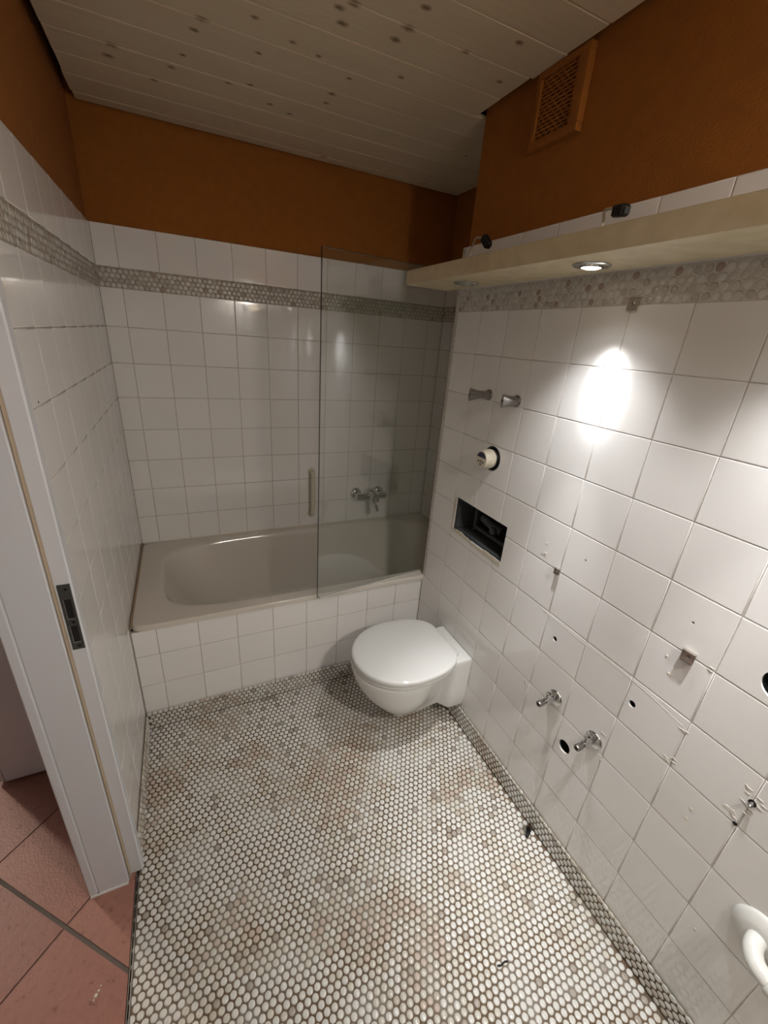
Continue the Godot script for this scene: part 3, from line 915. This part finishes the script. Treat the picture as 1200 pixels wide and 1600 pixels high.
func toilet() -> void:
	var t := thing("toilet", "white wall-hung toilet with closed lid beside the bathtub apron", "toilet", Vector3(XR, 0, 1.078))
	var o := Vector3(-XR, 0, 0)
	# [y, front x, half width, neck half width, back x, block]
	var lv := [[0.078, 0.995, 0.030, 0.030, 1.10, 0.0], [0.081, 0.980, 0.044, 0.045, 1.125, 0.0], [0.092, 0.968, 0.054, 0.055, 1.16, 0.0], [0.112, 0.955, 0.062, 0.06, 1.281, 0.06], [0.116, 0.950, 0.066, 0.06, 1.281, 0.108], [0.135, 0.930, 0.082, 0.064, 1.281, 0.113], [0.16, 0.905, 0.104, 0.070, 1.281, 0.116], [0.19, 0.878, 0.124, 0.077, 1.281, 0.1175], [0.23, 0.846, 0.146, 0.086, 1.281, 0.1175], [0.27, 0.820, 0.162, 0.096, 1.281, 0.1175], [0.31, 0.800, 0.173, 0.107, 1.281, 0.1175], [0.345, 0.790, 0.179, 0.1165, 1.281, 0.1175], [0.366, 0.787, 0.181, 0.1175, 1.281, 0.1175], [0.376, 0.789, 0.179, 0.1165, 1.281, 0.1165], [0.380, 0.796, 0.173, 0.112, 1.279, 0.112]]
	var rings := []
	var n := 34
	for q in lv:
		var half := []
		for i in n + 1:
			var f := 0.5 - 0.5 * cos(PI * i / n)
			var x := lerpf(q[1], q[4], f)
			var hw := bowl_half(x, q[0], q[1], q[2], q[3])
			if q[5] > 0.0: hw = maxf(hw, lerpf(hw, q[5], smoothstep(1.165, 1.215, x)))
			if q[5] == 0.0: hw *= sqrt(clampf((q[4] - x) / 0.05, 0.0, 1.0))
			half.append(Vector2(x, hw))
		var ring := PackedVector3Array()
		for i in n + 1: ring.append(o + Vector3(half[i].x, q[0], half[i].y + 0.00005))
		for i in range(n, -1, -1): ring.append(o + Vector3(half[i].x, q[0], -half[i].y - 0.00005))
		rings.append(ring)
	part("bowl", sh().add(loft(rings)), M.ceramic, t, 65)
	# seat and lid share a D outline
	for k in 2:
		rings = []
		var levels := [[0.381, 0.006], [0.384, 0.002], [0.393, 0.002], [0.396, 0.006]] if k == 0 else [[0.3975, 0.004], [0.400, 0.0], [0.412, 0.0], [0.417, 0.002], [0.4205, 0.006], [0.423, 0.014], [0.426, 0.04], [0.428, 0.09], [0.4285, 0.13]]
		for q in levels:
			var e: float = q[1]
			var half := []
			for i in 41:
				var f := 0.5 - 0.5 * cos(PI * i / 40.0)
				var x := lerpf(0.787 + e, 1.212 - e, f)
				var w := 0.0
				if x < 1.0: w = (0.187 - e) * sqrt(maxf(1.0 - pow((1.0 - x) / (0.213 - e), 2.1), 0.0))
				else: w = maxf(0.085 - e, 0.02) + ((0.187 - e) - maxf(0.085 - e, 0.02)) * sqrt(maxf(1.0 - pow((x - 1.0) / (0.212 - e), 2.3), 0.0))
				half.append(Vector2(x, w))
			var ring := PackedVector3Array()
			for i in 41: ring.append(o + Vector3(half[i].x, q[0], half[i].y + 0.0001))
			for i in range(40, -1, -1): ring.append(o + Vector3(half[i].x, q[0], -half[i].y - 0.0001))
			rings.append(ring)
		part("seat" if k == 0 else "lid", sh().add(loft(rings)), M.seat_plastic, t, 60)
	var hb := part("hinge_bar", sh().add(rbox(o + Vector3(1.216, 0.381, -0.088), o + Vector3(1.238, 0.398, 0.088), 0.005)), M.seat_plastic, t)
	for s in [-1, 1]:
		part("hinge", sh().add(lathe([[0.012, 0.380], [0.012, 0.396], [0.010, 0.399], [0.0, 0.399]], 20, Transform3D(Basis.IDENTITY, o + Vector3(1.227, 0, 0.075 * s)))), M.seat_plastic, hb)
	part("wall_gasket", sh().add(rbox(Vector3(-0.003, 0.112, -0.116), Vector3(0.0, 0.379, 0.116), 0.001)), M.silicone, t)

func shelf() -> void:
	var s := thing("light_shelf", "long pale wooden shelf with recessed downlights fixed to the box wall", "shelf", Vector3(1.135, 1.794, 1.8))
	part("board", sh().add(rbox(Vector3(-0.090, 0.0, -1.052), Vector3(0.089, 0.0455, 1.045), 0.0015)), M.shelf_wood, s)
	part("wall_batten", sh().add(rbox(Vector3(0.0892, 0.0125, -1.045), Vector3(0.1465, 0.0455, 1.045), 0.001)), M.shelf_wood, s)
	for k in 2:
		var z: float = [1.002, 1.488][k]
		var c := thing("cable_connector", ["black cable connector on a pale wire above the unlit downlight", "black cable connector on a pale wire above the glowing downlight"][k], "connector", Vector3(1.133, 1.8397, z), "cable connectors on the shelf")
		var at: Vector3 = [Vector3(0.0, 0.056, 0.076), Vector3(0.0, 0.047, 0.042)][k]
		var side: Vector3 = [Vector3(0.0, 0.072, 0.022), Vector3(0.0, 0.055, 0.002)][k]
		part("wire", sh().add(tube(curve([Vector3(0, 0, 0), Vector3(0, 0.035, 0.004), side, at + Vector3(0, 0.006, -0.012), at], 20), 0.0028, 8)), M.wire_white, c)
		var body := put("plug", sh().add(rbox(Vector3(-0.010, -0.011, -0.017), Vector3(0.010, 0.011, 0.017), 0.003)).add(rbox(Vector3(-0.007, -0.007, 0.014), Vector3(0.007, 0.007, 0.021), 0.001)).mesh(35), M.black_plastic, c)
		body.position = at
		body.rotation = [Vector3(0.85, 0.3, 0.2), Vector3(0.15, -0.2, 0.1)][k]

func downlight(z: float, on: bool, label: String) -> void:
	var d := thing("downlight", label, "downlight", Vector3(1.133, 1.794, z), "downlights in the shelf")
	part("trim_ring", sh().add(lathe([[0.024, -0.0005], [0.041, -0.0005], [0.041, -0.002], [0.038, -0.0045], [0.030, -0.0055], [0.025, -0.004]], 40)), M.chrome, d)
	part("reflector", sh().add(lathe([[0.0236, -0.0006], [0.0245, -0.0042], [0.0225, -0.007], [0.0215, -0.007], [0.021, -0.0006]], 32)), M.worn_chrome, d)
	part("lamp_face", sh().add(lathe([[0.0205, -0.0006], [0.0205, -0.006], [0.016, -0.0085], [0.008, -0.010], [0.0, -0.0105]], 28)), M.lit_bulb if on else M.unlit_bulb, d)
	if not on: return
	for k in 4:
		var l := SpotLight3D.new()
		l.name = ["beam_light", "spill_light", "core_light", "floor_light"][k]
		l.position = Vector3(0, -0.013, 0)
		l.rotation = Vector3(-PI / 2, 0, 0)
		l.rotate_z(deg_to_rad([0.0, 0.0, 32.5, 0.0][k]))      # the swivel lamps lean towards the tiles
		l.light_color = Color(0.985, 0.99, 1.0)
		l.light_energy = [0.52, 0.05, 0.7, 0.9][k]
		l.light_size = 0.018
		l.spot_range = 8.0
		l.spot_attenuation = 2.0
		l.spot_angle = [48.0, 65.0, 14.0, 19.0][k]
		l.spot_angle_attenuation = [1.0, 1.0, 1.0, 1.0][k]
		l.shadow_enabled = true
		d.add_child(l)

func added_wall_lamp() -> void:                       # unseen lamp behind the viewer, added for soft light across the room
	var d := thing("added_wall_lamp", "added unseen fill lamp on the wall opposite the bathtub, opal globe under a white dome shade", "lamp", Vector3(0.97, 1.85, ZF))
	part("rosette", sh().add(lathe([[0.045, -0.0016], [0.045, 0.012], [0.038, 0.018], [0.0, 0.02]], 32, Transform3D(towards(Vector3.FORWARD), Vector3.ZERO))), M.chrome, d)
	part("arm", sh().add(tube(curve([Vector3(0, 0, -0.015), Vector3(0, 0, -0.09), Vector3(0, 0.012, -0.15), Vector3(0, 0.04, -0.16)], 14), 0.009, 12)), M.chrome, d)
	var prof := []
	for i in 17: prof.append([0.075 * sin(PI * (0.04 + 0.96 * i / 16.0)), 0.112 - 0.075 * cos(PI * (0.04 + 0.96 * i / 16.0))])
	part("globe", sh().add(lathe(prof, 36, Transform3D(Basis.IDENTITY, Vector3(0, 0, -0.16)))), M.opal_globe, d)
	part("shade", sh().add(lathe([[0.0, 0.235], [0.055, 0.225], [0.098, 0.195], [0.128, 0.135], [0.132, 0.105], [0.129, 0.105], [0.124, 0.134], [0.095, 0.191], [0.053, 0.220], [0.0, 0.230]], 40, Transform3D(Basis.IDENTITY, Vector3(0, 0, -0.16)))), M.white_plastic, d)  # added hood, keeps this lamp off the upper walls
	part("stem", sh().add(tube([Vector3(0, 0.185, -0.16), Vector3(0, 0.231, -0.16)], 0.012, 12)), M.chrome, d)
	var l := OmniLight3D.new()
	l.name = "globe_fill_light"
	l.position = Vector3(0, 0.112, -0.16)
	l.light_color = Color(1.0, 0.97, 0.94)
	l.light_energy = 1.2
	l.light_size = 0.07
	l.omni_range = 8.0
	l.omni_attenuation = 2.0
	l.shadow_enabled = true
	d.add_child(l)

func fittings() -> void:
	# vent
	var v := thing("vent_grille", "orange painted square vent grille under the ceiling", "vent", Vector3(XR + 0.010, 2.236, 1.116))
	var fr := sh()
	var a := 0.090
	for q in [[-a, -a, a, -a + 0.02], [-a, a - 0.018, a, a - 0.002], [-a, -a + 0.02, -a + 0.017, a - 0.018], [a - 0.034, -a + 0.02, a, a - 0.018]]:
		fr.add(rbox(Vector3(-0.022, q[1], q[0]), Vector3(0.0, q[3], q[2]), 0.0015))
	part("frame", fr, M.orange_paint, v)
	for k in 15:
		part("slat", sh().add(bx(Vector3(-0.017, -0.0685 + k * 0.0094, -0.073), Vector3(-0.012, -0.0645 + k * 0.0094, 0.056))), M.orange_paint, v)
	var bars := sh()
	for k in 15:
		for j in 6:
			var zz := -0.073 + (j + (0.5 if k % 2 else 0.0)) * 0.0215
			bars.add(bx(Vector3(-0.0165, -0.0645 + k * 0.0094, zz), Vector3(-0.0125, -0.0591 + k * 0.0094, zz + 0.004)))
	part("grid_bars", bars, M.orange_paint, v)
	# two chrome brackets of a removed rail
	for k in 2:
		var z: float = [1.022, 1.170][k]
		var b := thing("wall_bracket", ["long flared chrome bracket stub above the round timer", "short slanted chrome bracket stub beside the longer one"][k], "bracket", Vector3(XR, 1.449, z), "chrome bracket stubs")
		var len: float = [0.086, 0.062][k]
		part("rosette", sh().add(lathe([[0.0195, 0.0], [0.0195, 0.004], [0.0175, 0.006]], 24, Transform3D(towards(Vector3.LEFT), Vector3.ZERO))), M.worn_chrome, b)
		var rings := []
		for q in ([[0.005, 0.0145, 0.0145], [0.036, 0.0140, 0.0135], [0.052, 0.0150, 0.011], [0.068, 0.019, 0.009], [len, 0.023, 0.008]] if k == 0 else [[0.005, 0.0165, 0.0165], [0.030, 0.0165, 0.0155], [0.046, 0.019, 0.011], [len, 0.022, 0.006]]):
			var ring := PackedVector3Array()
			for i in 20:
				var t := TAU * i / 20
				ring.append(Vector3(-q[0], sin(t) * q[1], cos(t) * q[2]))
			rings.append(ring)
		part("arm", sh().add(loft(rings)), M.worn_chrome, b)
		part("end_bore_shade", sh().add(lathe([[0.0035, 0.0], [0.0035, 0.0006]], 12, Transform3D(towards(Vector3.LEFT), Vector3(-len - 0.0002, 0, 0)))), M.cavity_shade, b)  # dark disc painted for the shade inside a bore
	# round timer in its wall box
	var t := thing("wall_timer", "round white wall timer with a small blue display in a dark wall box", "timer", Vector3(XR, 1.232, 1.097))
	var out := towards(Vector3.LEFT)
	part("wall_box", sh().add(lathe([[0.0445, -0.040], [0.0445, -0.001], [0.041, -0.001], [0.041, -0.036], [0.0, -0.036]], 36, Transform3D(out, Vector3.ZERO))), M.grey_plastic, t)
	part("collar", sh().add(lathe([[0.034, -0.035], [0.034, 0.006], [0.032, 0.008], [0.0, 0.008]], 36, Transform3D(out, Vector3.ZERO))), M.aluminium, t)
	var hs := part("housing", sh().add(lathe([[0.0345, 0.008], [0.0355, 0.012], [0.0355, 0.026], [0.033, 0.029], [0.0315, 0.031], [0.0315, 0.046], [0.030, 0.049], [0.0, 0.0495]], 40, Transform3D(out, Vector3.ZERO))), M.ivory_plastic, t)
	var disp := PackedVector2Array()
	for i in 17: disp.append(Vector2(cos(PI * (0.08 + 0.84 * i / 16.0)) * 0.0255, sin(PI * (0.08 + 0.84 * i / 16.0)) * 0.0255))
	part("display", sh().add(extrude(disp, 0.0005, Transform3D(Basis(Vector3.BACK, Vector3.UP, Vector3.LEFT), Vector3(-0.0494, 0, 0)))), M.display_blue, hs, 30)
	for q in [[-0.013, -0.009], [0.0, -0.007], [0.013, -0.009], [0.0, -0.019]]:
		part("button", sh().add(lathe([[0.0038, 0.0], [0.0036, 0.0012], [0.0, 0.0015]], 14, Transform3D(out, Vector3(-0.0494, q[1], q[0])))), M.grey_plastic, hs)
	# cistern hatch inside the opening
	var c := thing("cistern_box", "dark grey cistern hatch box inside the broken wall opening", "cistern hatch", Vector3(XR + 0.012, 0.9445, 1.083))
	part("box_frame", sh().add(bx(Vector3(0.0, -0.072, -0.1595), Vector3(0.115, -0.068, 0.1595))).add(bx(Vector3(0.0, 0.068, -0.1595), Vector3(0.115, 0.072, 0.1595))).add(bx(Vector3(0.0, -0.068, -0.1595), Vector3(0.115, 0.068, -0.1555))).add(bx(Vector3(0.0, -0.068, 0.1555), Vector3(0.115, 0.068, 0.1595))), M.grey_plastic, c)
	part("rear_shade_sheet", sh().add(bx(Vector3(0.096, -0.068, -0.1555), Vector3(0.1, 0.068, 0.1555))), M.cavity_shade, c)  # near-black sheet in place of the shade deep in the opening
	part("inner_rail", sh().add(rbox(Vector3(0.055, -0.068, -0.112), Vector3(0.075, 0.068, -0.098), 0.003)).add(rbox(Vector3(0.05, -0.052, -0.098), Vector3(0.07, -0.038, 0.155), 0.003)), M.grey_plastic, c)
	part("valve_body", sh().add(tube(curve([Vector3(0.075, 0.0, -0.07), Vector3(0.055, 0.012, -0.035), Vector3(0.055, 0.004, 0.01), Vector3(0.07, -0.006, 0.05)], 14), 0.017, 12)), M.grey_plastic, c)
	part("valve_cap", sh().add(lathe([[0.016, 0.0], [0.016, 0.022], [0.012, 0.026], [0.0, 0.026]], 20, Transform3D(out, Vector3(0.06, -0.008, 0.03)))), M.grey_plastic, c)
	# metal mirror clips
	var clips := [[1.493, 0.981, 0.017, "small square steel mirror clip in the joint above the angle valves"], [1.893, 0.979, 0.027, "wider steel mirror clip in the joint beside a drill hole"], [1.505, 1.729, 0.026, "flat square steel mirror clip on the lower edge of the bead band"]]
	for q in clips:
		var w: float = q[2]
		var k := thing("mirror_clip", q[3], "clip", Vector3(XR, q[1], q[0]), "steel mirror clips")
		part("back_plate", sh().add(rbox(Vector3(-0.002, -w * 0.62, -w / 2), Vector3(-0.0002, w * 0.55, w / 2), 0.0004)), M.pressed_steel, k, 30)
		if q[1] < 1.5:
			part("top_flange", sh().add(rbox(Vector3(-0.010, w * 0.50, -w / 2), Vector3(-0.001, w * 0.58, w / 2), 0.0004)), M.pressed_steel, k, 30)
			part("bottom_flange", sh().add(rbox(Vector3(-0.011, -w * 0.66, -w / 2), Vector3(-0.001, -w * 0.58, w / 2), 0.0004)), M.pressed_steel, k, 30)
			part("side_flange", sh().add(rbox(Vector3(-0.009, -w * 0.6, -w / 2), Vector3(-0.001, w * 0.5, -w / 2 + 0.0014), 0.0004)), M.pressed_steel, k, 30)
		else:
			part("raised_rim", sh().add(rbox(Vector3(-0.007, -w * 0.62, -w / 2), Vector3(-0.001, -w * 0.54, w / 2), 0.0004)).add(rbox(Vector3(-0.007, w * 0.47, -w / 2), Vector3(-0.001, w * 0.55, w / 2), 0.0004)).add(rbox(Vector3(-0.007, -w * 0.54, -w / 2), Vector3(-0.001, w * 0.47, -w / 2 + 0.002), 0.0004)), M.pressed_steel, k, 30)
		part("screw", sh().add(lathe([[0.0045, 0.0], [0.0042, 0.0016], [0.002, 0.0022], [0.0016, 0.001]], 16, Transform3D(towards(Vector3.LEFT), Vector3(-0.002, 0, 0)))), M.worn_chrome, k)
	# angle valves
	var va := [[1.608, 0.568, "chrome angle valve beside the toilet, above and left out of line of its twin"], [1.764, 0.556, "chrome angle valve beside the large round hole"]]
	va[0][2] = "chrome angle valve on the side towards the toilet"
	va[1][2] = "chrome angle valve next to the large round pipe hole"
	for q in va:
		var k := thing("angle_valve", q[2], "valve", Vector3(XR, q[1], q[0]), "chrome angle valves")
		part("rosette", sh().add(lathe([[0.027, 0.0], [0.027, 0.003], [0.024, 0.007], [0.014, 0.012], [0.011, 0.014]], 32, Transform3D(out, Vector3.ZERO))), M.chrome, k)
		part("body", sh().add(lathe([[0.009, 0.010], [0.009, 0.026], [0.0115, 0.028], [0.0115, 0.046], [0.009, 0.048], [0.0, 0.048]], 20, Transform3D(out, Vector3.ZERO))), M.chrome, k)
		part("outlet", sh().add(lathe([[0.0075, 0.0], [0.0075, 0.018], [0.0095, 0.0185], [0.0095, 0.026], [0.0065, 0.026], [0.0065, 0.02], [0.0, 0.02]], 18, Transform3D(Basis.IDENTITY, Vector3(-0.036, 0.004, 0)))), M.chrome, k)
		part("stem", sh().add(lathe([[0.0065, 0.046], [0.0065, 0.052], [0.0095, 0.054], [0.0105, 0.060], [0.0105, 0.072], [0.009, 0.075], [0.006, 0.075], [0.006, 0.071], [0.0, 0.071]], 18, Transform3D(out, Vector3.ZERO))), M.worn_chrome, k)
	# waste pipe
	var p := thing("waste_pipe", "white plastic waste pipe elbow with a round wall rosette", "pipe", Vector3(XR, 0.492, 2.213))
	part("rosette", sh().add(lathe([[0.054, 0.0], [0.054, 0.003], [0.049, 0.009], [0.035, 0.016], [0.026, 0.018]], 40, Transform3D(out, Vector3.ZERO))), M.white_plastic, p)
	part("elbow", sh().add(tube(curve([Vector3(0, 0, 0), Vector3(-0.03, 0.0, 0.0), Vector3(-0.05, -0.008, 0.012), Vector3(-0.06, -0.012, 0.035), Vector3(-0.062, -0.013, 0.09)], 24), 0.0175, 24)), M.white_plastic, p)
	part("union_nut", sh().add(tube([Vector3(-0.0615, -0.0128, 0.045), Vector3(-0.0617, -0.0129, 0.047), Vector3(-0.062, -0.013, 0.068), Vector3(-0.062, -0.013, 0.070)], [0.020, 0.0225, 0.0225, 0.020], 24)), M.white_plastic, p)
	# stub screw in the patch of torn plaster
	var sc := thing("hanger_bolt", "short steel bolt stub in a patch of torn plaster", "bolt", Vector3(XR, 0.760, 2.100))
	part("shank", sh().add(lathe([[0.0045, -0.004], [0.0045, 0.010], [0.0035, 0.012], [0.0, 0.012]], 14, Transform3D(towards(Vector3(-1, -0.25, 0)), Vector3.ZERO))), M.worn_chrome, sc)
	part("wall_plug", sh().add(lathe([[0.0075, -0.002], [0.0075, 0.0012], [0.005, 0.0016]], 14, Transform3D(out, Vector3.ZERO))), M.dark_scrap, sc)
	# grab bar and bath mixer on the rear wall
	var g := thing("grab_bar", "vertical ivory grab bar on the tiles above the bathtub", "grab bar", Vector3(0.905, 0.739, 0.0))
	part("handle", sh().add(tube(curve([Vector3(0, -0.13, 0.001), Vector3(0, -0.13, 0.030), Vector3(0, -0.108, 0.043), Vector3(0, 0.0, 0.045), Vector3(0, 0.108, 0.043), Vector3(0, 0.13, 0.030), Vector3(0, 0.13, 0.001)], 40), 0.0125, 16)), M.ivory_plastic, g)
	for s in [-1, 1]:
		part("foot", sh().add(lathe([[0.02, 0.0], [0.02, 0.005], [0.016, 0.008]], 24, Transform3D(towards(Vector3.BACK), Vector3(0, 0.13 * s, 0)))), M.ivory_plastic, g)
	var mx := thing("bath_mixer", "chrome wall-mounted bath mixer tap behind the glass screen", "tap", Vector3(1.265, 0.708, 0.0))
	var fwd := towards(Vector3.BACK)
	for s in [-1, 1]:
		part("rosette", sh().add(lathe([[0.036, 0.0], [0.036, 0.004], [0.030, 0.012], [0.018, 0.018]], 28, Transform3D(fwd, Vector3(0.075 * s, 0, 0)))), M.chrome, mx)
		part("union", sh().add(lathe([[0.017, 0.012], [0.017, 0.045], [0.019, 0.047], [0.019, 0.062]], 20, Transform3D(fwd, Vector3(0.075 * s, 0, 0)))), M.chrome, mx)
	part("body", sh().add(tube([Vector3(-0.098, 0, 0.07), Vector3(-0.095, 0, 0.07), Vector3(0.095, 0, 0.07), Vector3(0.098, 0, 0.07)], [0.018, 0.021, 0.021, 0.018], 24)), M.chrome, mx)
	var ch := part("cartridge_head", sh().add(lathe([[0.024, 0.0], [0.026, 0.02], [0.026, 0.040], [0.020, 0.046], [0.0, 0.048]], 28, Transform3D(towards(Vector3(0, 0.8, 0.6)), Vector3(0, 0.008, 0.072)))), M.chrome, mx)
	part("lever", sh().add(tube(curve([Vector3(0, 0.045, 0.098), Vector3(0.0, 0.052, 0.125), Vector3(0.0, 0.054, 0.165), Vector3(0.0, 0.050, 0.19)], 12), 0.0075, 12)), M.chrome, ch)
	part("spout", sh().add(tube(curve([Vector3(0, -0.010, 0.075), Vector3(0, -0.028, 0.105), Vector3(0, -0.045, 0.150), Vector3(0, -0.066, 0.165)], 16), [0.017, 0.017, 0.0165, 0.016, 0.016, 0.0155, 0.015, 0.015, 0.015, 0.015, 0.015, 0.015, 0.015, 0.015, 0.015, 0.0155, 0.016], 18)), M.chrome, mx)
	part("hose_outlet", sh().add(lathe([[0.010, 0.0], [0.010, -0.022], [0.008, -0.024], [0.0, -0.024]], 16, Transform3D(Basis.IDENTITY, Vector3(0.045, -0.018, 0.07)))), M.chrome, mx)

func debris() -> void:
	var a := thing("metal_scrap", "small dark metal scrap on the mosaic by the skirting strip", "scrap", Vector3(1.248, 0.0, 1.683))
	var s := sh()
	s.add(moved(rbox(Vector3(-0.016, 0.0, -0.006), Vector3(0.016, 0.010, 0.006), 0.003), Transform3D(Basis(Vector3.UP, 0.5), Vector3(0, 0.0005, 0))))
	s.add(moved(lathe([[0.007, 0.0], [0.008, 0.006], [0.005, 0.012], [0.0, 0.013]], 12), Transform3D(Basis.IDENTITY, Vector3(0.009, 0.0005, -0.010))))
	part("body", s, M.dark_scrap, a, 40)
	var b := thing("bent_nail", "thin bent dark nail lying on the mosaic floor", "nail", Vector3(0.937, 0.0024, 1.918))
	part("shank", sh().add(tube(curve([Vector3(-0.016, 0, -0.002), Vector3(-0.006, 0, 0.0015), Vector3(0.008, 0.0005, 0.0), Vector3(0.018, 0, 0.003)], 12), [0.0012, 0.0022, 0.0025, 0.0025, 0.0022, 0.002, 0.002, 0.002, 0.002, 0.0022, 0.0026, 0.0026, 0.0014], 8)), M.dark_scrap, b)
	var c := thing("plaster_crumb", "white plaster crumb lying on a terracotta tile", "crumb", Vector3(-0.079, 0.0, 1.551))
	var cs := sh()
	for q in [[0.0, 0.0, 0.005], [0.005, -0.008, 0.003], [-0.004, 0.007, 0.0026], [0.009, -0.016, 0.0018]]:
		cs.add(moved(lathe([[q[2], 0.0], [q[2] * 0.9, q[2] * 0.5], [q[2] * 0.3, q[2] * 0.8]], 7), Transform3D(Basis(Vector3.UP, q[0] * 300.0), Vector3(q[0], 0.0002, q[1]))))
	part("body", cs, M.plaster, c, 25)
